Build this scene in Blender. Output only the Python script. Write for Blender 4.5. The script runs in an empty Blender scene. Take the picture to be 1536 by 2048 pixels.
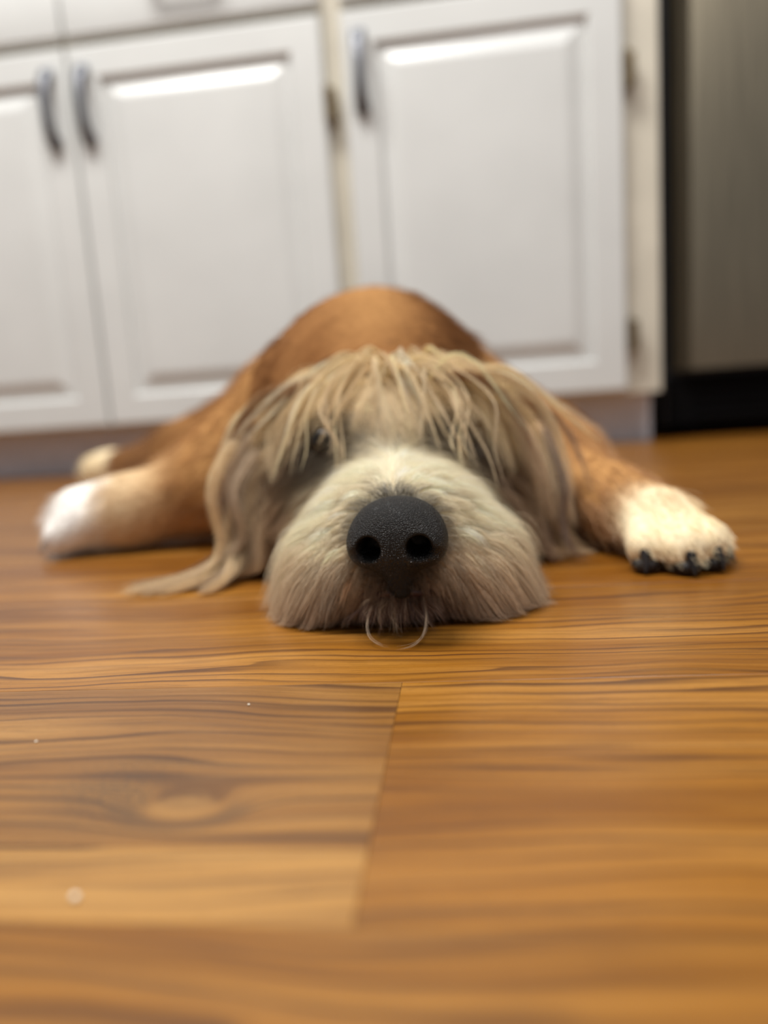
import bpy, bmesh, math, random
import numpy as np
import openvdb
from mathutils import Vector, Matrix

# ------------------------------------------------------------------ camera
scene = bpy.context.scene
COL = scene.collection
CAM_H = 0.10
cam_data = bpy.data.cameras.new('camera')
cam = bpy.data.objects.new('camera', cam_data)
COL.objects.link(cam)
right = Vector((0.9921, 0.1052, -0.0681)).normalized()
fwd = Vector((-0.1145, 0.9818, -0.1513)).normalized()
up = right.cross(fwd).normalized()
right = fwd.cross(up).normalized()
cam.matrix_world = Matrix(((right.x, up.x, -fwd.x, 0), (right.y, up.y, -fwd.y, 0), (right.z, up.z, -fwd.z, CAM_H), (0, 0, 0, 1)))
cam_data.sensor_fit = 'VERTICAL'
cam_data.sensor_height = 36.0
cam_data.lens = 36.0 * 1420 / 2048
cam_data.clip_start = 0.01
cam_data.dof.use_dof = True
cam_data.dof.focus_distance = 0.273
cam_data.dof.aperture_fstop = cam_data.lens / 1000 / 0.0080      # an 8 mm wide opening
scene.camera = cam

# ------------------------------------------------------------------ light and exposure
world = bpy.data.worlds.new('world')
scene.world = world
world.use_nodes = True
world.node_tree.nodes['Background'].inputs[0].default_value = (0.97, 0.98, 1.0, 1)
world.node_tree.nodes['Background'].inputs[1].default_value = 0.27

def area_light(name, loc, target, sx, sy, power, color):
    d = bpy.data.lights.new(name, 'AREA')
    d.shape = 'RECTANGLE'; d.size = sx; d.size_y = sy; d.energy = power; d.color = color
    o = bpy.data.objects.new(name, d); COL.objects.link(o)
    o.location = loc
    o.rotation_euler = (Vector(target) - Vector(loc)).to_track_quat('-Z', 'Y').to_euler()
    return o

area_light('ceiling_light', (-0.60, 0.42, 2.35), (-0.60, 0.46, 0), 1.2, 0.5, 78, (1.0, 0.97, 0.93))
area_light('ceiling_light', (0.55, -0.5, 2.35), (0.5, -0.3, 0), 0.8, 0.5, 28, (1.0, 0.97, 0.94))

scene.view_settings.view_transform = 'Standard'
scene.view_settings.look = 'None'
scene.view_settings.gamma = 1.0
scene.view_settings.use_curve_mapping = False
scene.view_settings.exposure = 0.0
scene.cycles.use_denoising = True
scene.cycles.max_bounces = 5
scene.cycles.diffuse_bounces = 3
scene.cycles.glossy_bounces = 3
scene.cycles.adaptive_threshold = 0.03

# ------------------------------------------------------------------ helpers
rng = np.random.default_rng(7)
random.seed(5)

def lin(r, g, b):
    out = []
    for c in (r, g, b):
        c /= 255.0
        out.append(c / 12.92 if c <= 0.04045 else ((c + 0.055) / 1.055) ** 2.4)
    return tuple(out)

def link(o, parent=None):
    COL.objects.link(o)
    if parent is not None:
        o.parent = parent
    return o

def tag(o, label=None, cat=None, group=None, kind=None):
    if label: o['label'] = label
    if cat: o['category'] = cat
    if group: o['group'] = group
    if kind: o['kind'] = kind
    return o

def empty(name, loc):
    o = bpy.data.objects.new(name, None)
    o.location = loc; o.empty_display_size = 0.05
    return link(o)

def world_loc(o):
    v = Vector((0, 0, 0))
    while o is not None:
        v += Vector(o.location); o = o.parent
    return v

def mesh_object(name, verts, faces, material, parent=None, smooth=False):
    """verts in world metres; stored relative to the parent"""
    base = world_loc(parent) if parent is not None else Vector((0, 0, 0))
    me = bpy.data.meshes.new(name)
    me.from_pydata([tuple(Vector(v) - base) for v in verts], [], faces)
    if material: me.materials.append(material)
    if smooth:
        me.polygons.foreach_set('use_smooth', [True] * len(me.polygons))
    me.update()
    return link(bpy.data.objects.new(name, me), parent)

def bm_object(name, bm, material, parent=None, smooth=False):
    base = world_loc(parent) if parent is not None else Vector((0, 0, 0))
    bmesh.ops.translate(bm, verts=bm.verts, vec=-base)
    bmesh.ops.recalc_face_normals(bm, faces=bm.faces)
    me = bpy.data.meshes.new(name)
    bm.to_mesh(me); bm.free()
    if material: me.materials.append(material)
    if smooth:
        me.polygons.foreach_set('use_smooth', [True] * len(me.polygons))
    return link(bpy.data.objects.new(name, me), parent)

def box_bm(lo, hi, bevel=0.0, seg=2, bm=None):
    bm2 = bmesh.new()
    bmesh.ops.create_cube(bm2, size=1.0)
    lo, hi = Vector(lo), Vector(hi)
    s = hi - lo; c = (hi + lo) / 2
    for v in bm2.verts:
        v.co = Vector((v.co.x * s.x + c.x, v.co.y * s.y + c.y, v.co.z * s.z + c.z))
    if bevel > 0:
        bmesh.ops.bevel(bm2, geom=list(bm2.edges), offset=bevel, segments=seg, affect='EDGES', profile=0.5)
    if bm is None:
        return bm2
    tmp = bpy.data.meshes.new('tmp'); bm2.to_mesh(tmp); bm2.free()
    bm.from_mesh(tmp); bpy.data.meshes.remove(tmp)
    return bm

# ------------------------------------------------------------------ materials
def new_mat(name):
    m = bpy.data.materials.new(name); m.use_nodes = True
    nt = m.node_tree
    return m, nt, nt.nodes['Principled BSDF']

class Nodes:
    """short hand for building node expressions"""
    def __init__(s, nt): s.nt = nt
    def n(s, t, **kw):
        x = s.nt.nodes.new(t)
        for k, v in kw.items(): setattr(x, k, v)
        return x
    def put(s, sock, v):
        if isinstance(v, bpy.types.NodeSocket): s.nt.links.new(v, sock)
        else: sock.default_value = v
    def m(s, op, a, b=0.0, c=0.0):
        x = s.n('ShaderNodeMath', operation=op)
        for i, v in enumerate((a, b, c)): s.put(x.inputs[i], v)
        return x.outputs[0]
    def xyz(s, a, b, c):
        x = s.n('ShaderNodeCombineXYZ')
        for i, v in enumerate((a, b, c)): s.put(x.inputs[i], v)
        return x.outputs[0]
    def sep(s, v):
        x = s.n('ShaderNodeSeparateXYZ'); s.put(x.inputs[0], v)
        return x.outputs
    def noise(s, vec, scale=1.0, detail=2.0, rough=0.5, dist=0.0):
        x = s.n('ShaderNodeTexNoise')
        s.put(x.inputs['Vector'], vec); x.inputs['Scale'].default_value = scale
        x.inputs['Detail'].default_value = detail; x.inputs['Roughness'].default_value = rough
        x.inputs['Distortion'].default_value = dist
        return x.outputs[0]
    def ramp(s, fac, stops):
        x = s.n('ShaderNodeValToRGB'); s.put(x.inputs[0], fac)
        e = x.color_ramp.elements
        while len(e) < len(stops): e.new(0.5)
        for i, (p, c) in enumerate(stops):
            e[i].position = p; e[i].color = (*c, 1) if len(c) == 3 else c
        return x.outputs[0]
    def remap(s, v, a, b, c=0.0, d=1.0):
        x = s.n('ShaderNodeMapRange', interpolation_type='SMOOTHSTEP'); s.put(x.inputs[0], v)
        for i, q in enumerate((a, b, c, d)): s.put(x.inputs[1 + i], q)
        return x.outputs[0]
    def mix(s, f, a, b, blend='MIX'):
        x = s.n('ShaderNodeMix', data_type='RGBA', blend_type=blend)
        s.put(x.inputs[0], f)
        s.put(x.inputs[6], (*a, 1) if isinstance(a, tuple) and len(a) == 3 else a)
        s.put(x.inputs[7], (*b, 1) if isinstance(b, tuple) and len(b) == 3 else b)
        return x.outputs[2]
    def attr(s, name, kind='GEOMETRY'):
        return s.n('ShaderNodeAttribute', attribute_name=name, attribute_type=kind)
    def bump(s, h, strength, dist):
        x = s.n('ShaderNodeBump'); s.put(x.inputs['Height'], h)
        x.inputs['Strength'].default_value = strength; x.inputs['Distance'].default_value = dist
        return x.outputs[0]

def plain(name, col, rough=0.5, metal=0.0, spec=0.5, noise_amt=0.04, noise_scale=30, bump=0.0):
    m, nt, b = new_mat(name); N = Nodes(nt)
    co = N.n('ShaderNodeTexCoord').outputs['Object']
    nz = N.noise(co, noise_scale, 3)
    dark = tuple(c * (1 - 3 * noise_amt) for c in col); light = tuple(min(1, c * (1 + 2 * noise_amt)) for c in col)
    N.put(b.inputs['Base Color'], N.ramp(nz, [(0.3, dark), (0.7, light)]))
    b.inputs['Roughness'].default_value = rough
    b.inputs['Metallic'].default_value = metal
    b.inputs['Specular IOR Level'].default_value = spec
    if bump: N.put(b.inputs['Normal'], N.bump(N.noise(co, noise_scale * 4, 2), bump, 0.001))
    return m

def wood_material(name, knot=False):
    """printed oak-like laminate; every board carries its own seed and tone"""
    m, nt, b = new_mat(name); N = Nodes(nt)
    co = N.n('ShaderNodeTexCoord').outputs['Object']
    x, y, z = N.sep(co)
    seed = N.attr('seed', 'OBJECT').outputs['Fac']
    tone = N.attr('tone', 'OBJECT').outputs['Fac']
    # slow bend of the grain along the board
    warp = N.m('SUBTRACT', N.noise(N.xyz(N.m('MULTIPLY', x, 4.0), N.m('MULTIPLY', y, 9.0), seed), 1.0, 2), 0.5)
    warp2 = N.m('SUBTRACT', N.noise(N.xyz(N.m('MULTIPLY', x, 22.0), N.m('MULTIPLY', y, 40.0), N.m('ADD', seed, 31.0)), 1.0, 2), 0.5)
    v = N.m('ADD', y, N.m('ADD', N.m('MULTIPLY', warp, 0.050), N.m('MULTIPLY', warp2, 0.0035)))
    if knot:
        # a knot and the figure around it
        kx = N.m('DIVIDE', N.m('SUBTRACT', x, KNOT[0]), 0.016)
        ky = N.m('DIVIDE', N.m('SUBTRACT', y, KNOT[1]), 0.009)
        r2 = N.m('ADD', N.m('MULTIPLY', kx, kx), N.m('MULTIPLY', ky, ky))
        g = N.m('EXPONENT', N.m('MULTIPLY', r2, -0.9))
        v = N.m('ADD', v, N.m('MULTIPLY', g, 0.014))
    broad = N.noise(N.xyz(N.m('MULTIPLY', x, 2.6), N.m('MULTIPLY', v, 38.0), N.m('ADD', seed, 7.0)), 1.0, 3, 0.6)
    mid = N.noise(N.xyz(N.m('MULTIPLY', x, 9.0), N.m('MULTIPLY', v, 330.0), N.m('ADD', seed, 13.0)), 1.0, 3, 0.6)
    fine = N.noise(N.xyz(N.m('MULTIPLY', x, 40.0), N.m('MULTIPLY', v, 1300.0), seed), 1.0, 2, 0.6)
    fleck = N.noise(N.xyz(N.m('MULTIPLY', x, 420.0), N.m('MULTIPLY', v, 1900.0), seed), 1.0, 2, 0.6)
    # year rings cut lengthwise: each darkens slowly and ends in a sharp late-wood line
    irr = N.noise(N.xyz(N.m('MULTIPLY', x, 2.0), N.m('MULTIPLY', v, 24.0), N.m('ADD', seed, 3.0)), 1.0, 3, 0.6)
    s_ = N.m('ADD', N.m('ADD', N.m('MULTIPLY', v, 165.0), N.m('MULTIPLY', irr, 7.0)), N.m('MULTIPLY', mid, 0.22))
    fr_ = N.m('FRACT', s_)
    ringdark = N.m('MULTIPLY', N.remap(fr_, 0.42, 0.93), N.remap(fr_, 1.0, 0.955))
    amp = N.noise(N.xyz(N.m('MULTIPLY', x, 5.0), N.m('FLOOR', s_), N.m('ADD', seed, 50.0)), 1.0, 2)
    ringdark = N.m('MULTIPLY', ringdark, N.remap(amp, 0.34, 0.60, 0.15, 1.0))
    base = N.ramp(broad, [(0.30, WOOD['deep']), (0.45, WOOD['mid']), (0.56, WOOD['gold']), (0.72, WOOD['light'])])
    base = N.mix(N.m('MULTIPLY', ringdark, 0.88), base, WOOD['line'])
    base = N.mix(N.m('MULTIPLY', N.remap(mid, 0.54, 0.70), 0.40), base, WOOD['line'])
    base = N.mix(N.m('MULTIPLY', N.remap(mid, 0.46, 0.30), 0.25), base, WOOD['light'])
    base = N.mix(N.m('MULTIPLY', N.remap(fine, 0.52, 0.72), 0.38), base, WOOD['line'])
    base = N.mix(N.m('MULTIPLY', N.remap(fleck, 0.56, 0.72), 0.25), base, WOOD['line'])
    if knot:
        # dark pore cloud left of the knot and the dark rim of the knot
        px = N.m('DIVIDE', N.m('SUBTRACT', x, KNOT[0] - 0.022), 0.018)
        py = N.m('DIVIDE', N.m('SUBTRACT', y, KNOT[1] + 0.008), 0.017)
        p2 = N.m('ADD', N.m('MULTIPLY', px, px), N.m('MULTIPLY', py, py))
        cloud = N.m('EXPONENT', N.m('MULTIPLY', p2, -1.0))
        pores = N.noise(N.xyz(N.m('MULTIPLY', x, 700.0), N.m('MULTIPLY', y, 900.0), 3.0), 1.0, 2, 0.6)
        base = N.mix(N.m('MULTIPLY', cloud, N.remap(pores, 0.40, 0.62, 0.25, 0.85)), base, WOOD['pore'])
        rim = N.m('MULTIPLY', N.remap(r2, 0.35, 0.75), N.remap(r2, 1.9, 1.0))
        lower = N.remap(ky, 0.7, -0.5)
        base = N.mix(N.m('MULTIPLY', N.m('MULTIPLY', rim, lower), 0.45), base, WOOD['pore'])
        heart = N.remap(r2, 0.5, 0.1)
        base = N.mix(N.m('MULTIPLY', heart, 0.40), base, WOOD['light'])
    bc = N.n('ShaderNodeHueSaturation'); N.put(bc.inputs['Color'], base); N.put(bc.inputs['Value'], tone); N.put(bc.inputs['Saturation'], N.attr('colourfulness', 'OBJECT').outputs['Fac']); N.put(bc.inputs['Hue'], N.attr('hue', 'OBJECT').outputs['Fac'])
    N.put(b.inputs['Base Color'], bc.outputs[0])
    N.put(b.inputs['Roughness'], N.remap(mid, 0.3, 0.7, 0.27, 0.38))
    b.inputs['Specular IOR Level'].default_value = 0.58
    return m

WOOD = dict(deep=lin(103, 61, 24), mid=lin(127, 81, 34), gold=lin(147, 99, 46), light=lin(170, 122, 66),
            line=lin(74, 42, 20), pore=lin(66, 48, 36))
KNOT = (0.0, 0.0)

M_paint = plain('white_cabinet_paint', lin(209, 211, 209), 0.30, noise_amt=0.012, noise_scale=8, bump=0.05)
M_cream = plain('cream_frame_edge', lin(206, 200, 184), 0.35, noise_amt=0.03, noise_scale=12)
M_kick = plain('grey_toe_kick_paint', lin(232, 233, 242), 0.45, noise_amt=0.03)
M_inside = plain('dark_cabinet_recess', lin(92, 78, 64), 0.7)
M_pewter = plain('dark_pewter_metal', lin(112, 114, 120), 0.5, metal=0.8, noise_amt=0.08, noise_scale=90)
M_brass = plain('aged_brass_hinge', lin(128, 112, 86), 0.4, metal=0.7, noise_amt=0.1, noise_scale=120)
M_black = plain('black_plastic', lin(6, 6, 8), 0.65, spec=0.1, noise_amt=0.1)
M_side = plain('charcoal_side_panel', lin(40, 42, 46), 0.4, noise_amt=0.05)
M_joint = plain('dark_floor_underlay', lin(58, 34, 18), 0.8)
M_wall = plain('painted_wall', lin(214, 208, 196), 0.7, noise_amt=0.02)
M_crumb = plain('white_crumb', lin(238, 228, 210), 0.7)

def steel_material():
    m, nt, b = new_mat('brushed_stainless_steel'); N = Nodes(nt)
    x, y, z = N.sep(N.n('ShaderNodeTexCoord').outputs['Object'])
    nz = N.noise(N.xyz(N.m('MULTIPLY', x, 900.0), N.m('MULTIPLY', y, 900.0), N.m('MULTIPLY', z, 6.0)), 1.0, 3)
    N.put(b.inputs['Base Color'], N.ramp(nz, [(0.3, lin(126, 118, 102)), (0.7, lin(150, 141, 122))]))
    b.inputs['Metallic'].default_value = 1.0
    N.put(b.inputs['Roughness'], N.remap(nz, 0.3, 0.7, 0.34, 0.44))
    return m
M_steel = steel_material()

# ------------------------------------------------------------------ the setting: floor boards, wall
ROW0, ROW_W, BOARD_L = 0.122, 0.121, 1.215
floor = bm_object('floor', box_bm((-1.9, -0.725, -0.03), (1.9, 2.02, -0.0035)), M_joint)
tag(floor, 'orange-brown wood laminate floor with dark grain lines', kind='structure')

GAP = 0.00006
def board_mesh(length, width):
    bm = box_bm((-length / 2 + GAP, -width / 2 + GAP, -0.0035), (length / 2 - GAP, width / 2 - GAP, 0.0))
    top = [e for e in bm.edges if all(v.co.z > -0.001 for v in e.verts)]
    bmesh.ops.bevel(bm, geom=top, offset=0.0001, segments=1, affect='EDGES')
    me = bpy.data.meshes.new('plank'); bm.to_mesh(me); bm.free()
    return me

M_wood = wood_material('oak_laminate')
STRIP = 0.0245                                     # the narrow pale strip along the near left board
full_mesh = board_mesh(BOARD_L, ROW_W); full_mesh.materials.append(M_wood)
joints = {0: -0.026, -1: 0.42, 1: -0.46, 2: 0.24, 3: -0.2, -2: -0.3}
for r in range(-7, 16):
    yc = ROW0 + ROW_W * (r + 0.5)
    j = joints.get(r, random.uniform(-0.6, 0.6))
    for k in range(-3, 3):
        xc = j + BOARD_L * (k + 0.5)
        if xc - BOARD_L / 2 > 1.9 or xc + BOARD_L / 2 < -1.9: continue
        if r == 0 and k == -1: continue
        o = bpy.data.objects.new('plank', full_mesh); o.location = (xc, yc, 0)
        o['seed'] = random.uniform(0, 90); o['tone'] = random.uniform(0.86, 1.04)
        if r == 0 and k == 0: o['seed'] = 21.5; o['tone'] = 0.93
        if r == -1 and k in (-1, 0): o['seed'] = 47.0 + k; o['tone'] = 0.86
        o['colourfulness'] = 1.06; o['hue'] = 0.5005
        link(o, floor)
# the near left board: a figured wide strip and a paler narrow strip printed along its front edge
xr = -0.026
w1 = ROW_W - STRIP
KNOT = (BOARD_L / 2 - 0.051, -0.031)               # in the board's own metres
M_knot = wood_material('oak_laminate_with_knot', knot=True)
me = board_mesh(BOARD_L, w1); me.materials.append(M_knot)
o = link(bpy.data.objects.new('plank', me), floor)
o.location = (xr - BOARD_L / 2, ROW0 + STRIP + w1 / 2, 0); o['seed'] = 3.7; o['tone'] = 1.0; o['colourfulness'] = 0.99; o['hue'] = 0.506
me = board_mesh(BOARD_L, STRIP); me.materials.append(M_wood)
o = link(bpy.data.objects.new('plank', me), floor)
o.location = (xr - BOARD_L / 2, ROW0 + STRIP / 2, 0); o['seed'] = 12.2; o['tone'] = 1.34; o['colourfulness'] = 0.97; o['hue'] = 0.511

wall = bm_object('wall_back', box_bm((-2.2, 1.92, -0.03), (2.0, 2.02, 2.4)), M_wall)
tag(wall, 'pale wall behind the cabinets', kind='structure')

# ------------------------------------------------------------------ kitchen cabinets
YF = 1.288            # plane of the face frame
DT = 0.019            # door thickness
def raised_door(parent, name, x0, x1, z0, z1, panel=True):
    """door slab with rounded outer edge; the framed raised panel is its sub-part"""
    yf = YF - DT - 0.001
    fw = 0.058
    if not panel:
        return bm_object(name, box_bm((x0, yf, z0), (x1, yf + DT, z1), 0.005, 3), M_paint, parent, True)
    bm = bmesh.new()
    def ring(i, y):
        return [bm.verts.new((x0 + i, y, z0 + i)), bm.verts.new((x1 - i, y, z0 + i)), bm.verts.new((x1 - i, y, z1 - i)), bm.verts.new((x0 + i, y, z1 - i))]
    prof = [(0.0, yf + DT), (0.0, yf + 0.006), (0.0015, yf + 0.0025), (0.005, yf), (fw - 0.006, yf), (fw - 0.002, yf + 0.003), (fw, yf + 0.009)]
    rings = [ring(i, y) for i, y in prof]
    for a, b in zip(rings, rings[1:]):
        for k in range(4):
            bm.faces.new((a[k], a[(k + 1) % 4], b[(k + 1) % 4], b[k]))
    bm.faces.new(rings[-1]); bm.faces.new(rings[0][::-1])
    d = bm_object(name, bm, M_paint, parent)
    # raised panel: cove slope rising to a flat field
    bm = bmesh.new()
    base_x0, base_x1, base_z0, base_z1 = x0 + fw + 0.001, x1 - fw - 0.001, z0 + fw + 0.001, z1 - fw - 0.001
    def ring2(i, y):
        return [bm.verts.new((base_x0 + i, y, base_z0 + i)), bm.verts.new((base_x1 - i, y, base_z0 + i)), bm.verts.new((base_x1 - i, y, base_z1 - i)), bm.verts.new((base_x0 + i, y, base_z1 - i))]
    prof = [(0.0, yf + 0.0085), (0.004, yf + 0.0082), (0.010, yf + 0.0072), (0.018, yf + 0.0050), (0.026, yf + 0.0018), (0.030, yf + 0.0008), (0.034, yf + 0.0004)]
    rings = [ring2(i, y) for i, y in prof]
    for a, b in zip(rings, rings[1:]):
        for k in range(4):
            bm.faces.new((a[k], a[(k + 1) % 4], b[(k + 1) % 4], b[k]))
    bm.faces.new(rings[-1])
    bm_object('raised_panel', bm, M_paint, d)
    return d

def bar_handle(parent, x, z0, z1):
    yf = YF - DT - 0.001
    bm = bmesh.new()
    n = 14
    prev = None
    for i in range(n + 1):
        t = i / n
        z = z0 + (z1 - z0) * t
        yy = yf - 0.006 - 0.022 * math.sin(math.pi * t) ** 0.6
        w = 0.0075 + 0.0045 * abs(2 * t - 1) ** 2
        th = 0.0045
        vs = [bm.verts.new((x + a * w, yy + b * th, z)) for a, b in ((-1, -0.5), (-0.5, -1), (0.5, -1), (1, -0.5), (1, 0.5), (0.5, 1), (-0.5, 1), (-1, 0.5))]
        if prev:
            for k in range(8): bm.faces.new((prev[k], prev[(k + 1) % 8], vs[(k + 1) % 8], vs[k]))
        else: bm.faces.new(vs[::-1])
        prev = vs
    bm.faces.new(prev)
    for z in (z0 + 0.004, z1 - 0.004):
        box_bm((x - 0.011, yf - 0.011, z - 0.009), (x + 0.011, yf + 0.0005, z + 0.009), 0.003, 2, bm)
    return bm_object('handle', bm, M_pewter, parent, True)

def hinge(parent, x, z):
    bm = bmesh.new()
    yf = YF - DT
    for k in range(3):
        bmesh.ops.create_cone(bm, cap_ends=True, segments=12, radius1=0.0048, radius2=0.0048, depth=0.0155,
                              matrix=Matrix.Translation((x, yf - 0.003, z + (k - 1) * 0.0165)))
    for s in (-1, 1):
        bmesh.ops.create_uvsphere(bm, u_segments=8, v_segments=6, radius=0.0042, matrix=Matrix.Translation((x, yf - 0.003, z + s * 0.0265)))
    box_bm((x, yf - 0.004, z - 0.024), (x + 0.014, yf + DT + 0.0005, z + 0.024), 0.001, 1, bm)
    return bm_object('hinge', bm, M_brass, parent, False)

def cabinet(x0, x1, doors, label, frame_left, frame_right, mid_stile):
    t = empty('base_cabinet', ((x0 + x1) / 2, YF + 0.28, 0))
    tag(t, label, 'cabinet', 'white kitchen base cabinets')
    z0, ztop = 0.088, 0.90
    # carcass
    bm = bmesh.new()
    box_bm((x0, YF + 0.019, z0), (x0 + 0.016, YF + 0.60, ztop), 0, 1, bm)
    box_bm((x1 - 0.016, YF + 0.019, z0), (x1, YF + 0.60, ztop), 0, 1, bm)
    box_bm((x0 + 0.016, YF + 0.019, z0), (x1 - 0.016, YF + 0.60, z0 + 0.016), 0, 1, bm)
    box_bm((x0 + 0.016, YF + 0.584, z0 + 0.016), (x1 - 0.016, YF + 0.60, ztop), 0, 1, bm)
    box_bm((x0 + 0.016, YF + 0.019, ztop - 0.016), (x1 - 0.016, YF + 0.584, ztop), 0, 1, bm)
    bm_object('body', bm, M_paint, t)
    # face frame
    bm = bmesh.new()
    box_bm((x0, YF, z0), (x0 + frame_left, YF + 0.019, ztop), 0.001, 1, bm)
    box_bm((x1 - frame_right, YF, z0), (x1, YF + 0.019, ztop), 0.001, 1, bm)
    for a, b in ((z0, z0 + 0.03), (0.728, 0.764), (ztop - 0.03, ztop)):
        box_bm((x0 + frame_left, YF, a), (x1 - frame_right, YF + 0.019, b), 0.001, 1, bm)
    for xm in mid_stile:
        box_bm((xm - 0.02, YF, z0 + 0.03), (xm + 0.02, YF + 0.019, 0.728), 0.001, 1, bm)
        box_bm((xm - 0.02, YF, 0.764), (xm + 0.02, YF + 0.019, ztop - 0.03), 0.001, 1, bm)
    bm_object('face_frame', bm, M_cream, t)
    bm_object('toe_kick', box_bm((x0, YF + 0.075, 0.0005), (x1, YF + 0.091, z0 - 0.0005)), M_kick, t)
    for dx0, dx1, side in doors:
        d = raised_door(t, 'door', dx0, dx1, z0 + 0.004, 0.742)
        hx = dx0 + 0.030 if side == 'right' else dx1 - 0.030      # side = hinged side
        bar_handle(d, hx, 0.583, 0.703)
        for hz in (0.185, 0.602):
            hinge(d, dx1 + 0.0035 if side == 'right' else dx0 - 0.0175, hz)
        dr = raised_door(t, 'drawer_front', dx0, dx1, 0.756, 0.888, panel=False)
        hc = (dx0 + dx1) / 2
        hb = bmesh.new()
        box_bm((hc - 0.06, YF - DT - 0.030, 0.818), (hc + 0.06, YF - DT - 0.022, 0.829), 0.003, 2, hb)
        for s in (-1, 1):
            box_bm((hc + s * 0.052 - 0.005, YF - DT - 0.024, 0.818), (hc + s * 0.052 + 0.005, YF - DT + 0.0002, 0.829), 0.002, 1, hb)
        bm_object('handle', hb, M_pewter, dr, True)
    return t

cabinet(-1.115, -0.181, [(-1.092, -0.650, 'left'), (-0.646, -0.199, 'right')],
        'white two-door base cabinet with a pair of dark handles side by side', 0.03, 0.024, [-0.648])
cabinet(-0.180, 0.346, [(-0.166, 0.287, 'right')],
        'white single-door base cabinet standing next to the steel refrigerator', 0.03, 0.062, [])

# ------------------------------------------------------------------ refrigerator
fr = empty('refrigerator', (0.80, 1.60, 0))
tag(fr, 'stainless steel refrigerator with black base grille right of white cabinets', 'refrigerator')
bm_object('body', box_bm((0.372, 1.375, 0.02), (1.232, 1.90, 1.76), 0.004, 2), M_side, fr)
def fridge_door():
    bm = bmesh.new()
    xs = np.linspace(0.385, 1.222, 40)
    c, hw = 0.8035, 0.4185
    ring_f, ring_b = [], []
    prof = []
    for x in xs:
        u = (x - c) / hw
        prof.append((x, 1.312 + 0.010 * u * u + 0.030 * max(0, (abs(u) - 0.93) / 0.07) ** 2.2))
    prof = [(xs[0], 1.37)] + prof + [(xs[-1], 1.37)]
    lo = [bm.verts.new((x, y, 0.122)) for x, y in prof]
    hi = [bm.verts.new((x, y, 1.74)) for x, y in prof]
    n = len(prof)
    for i in range(n):
        k = (i + 1) % n
        bm.faces.new((lo[i], lo[k], hi[k], hi[i]))
    bm.faces.new(lo[::-1]); bm.faces.new(hi)
    return bm
fd = bm_object('door', fridge_door(), M_steel, fr)
bm_object('gasket', box_bm((0.380, 1.3695, 0.125), (1.226, 1.3755, 1.735), 0.001, 1), M_black, fr)
bm = box_bm((0.378, 1.352, 0.022), (1.226, 1.3745, 0.112), 0.004, 2)
for i in range(4):
    box_bm((0.42, 1.347, 0.036 + i * 0.018), (1.19, 1.3535, 0.044 + i * 0.018), 0.001, 1, bm)
bm_object('base_grille', bm, M_black, fr)
for x in (0.43, 1.17):
    b2 = bmesh.new()
    bmesh.ops.create_cone(b2, cap_ends=True, segments=16, radius1=0.018, radius2=0.014, depth=0.0215, matrix=Matrix.Translation((x, 1.40, 0.01075)))
    bm_object('foot', b2, M_black, fr, True)

# ------------------------------------------------------------------ the dog: one continuous body grown from blended volumes
dog = empty('dog', (-0.06, 0.60, 0))
tag(dog, 'shaggy tan dog lying flat with chin on the floor and legs splayed', 'dog')

def V(*a): return np.array(a, dtype=np.float32)

def sd_cone(p, a, b, ra, rb):
    a = V(*a); b = V(*b); ba = b - a
    t = np.clip(((p - a) @ ba) / float(ba @ ba), 0, 1)
    d = p - a - t[:, None] * ba
    return np.sqrt((d * d).sum(1)) - (ra + (rb - ra) * t)

def sd_ell(p, c, r, rot=None):
    q = p - V(*c)
    if rot is not None: q = q @ rot
    r = V(*r)
    k0 = np.sqrt(((q / r) ** 2).sum(1)); k1 = np.sqrt(((q / (r * r)) ** 2).sum(1)) + 1e-9
    return k0 * (k0 - 1) / k1

def smin(a, b, k):
    h = np.clip(0.5 + 0.5 * (b - a) / k, 0, 1)
    return b * (1 - h) + a * h - k * h * (1 - h)

def rz(deg):
    c, s = math.cos(math.radians(deg)), math.sin(math.radians(deg))
    return np.array([[c, -s, 0], [s, c, 0], [0, 0, 1]], dtype=np.float32)
def ry(deg):
    c, s = math.cos(math.radians(deg)), math.sin(math.radians(deg))
    return np.array([[c, 0, s], [0, 1, 0], [-s, 0, c]], dtype=np.float32)

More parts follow.
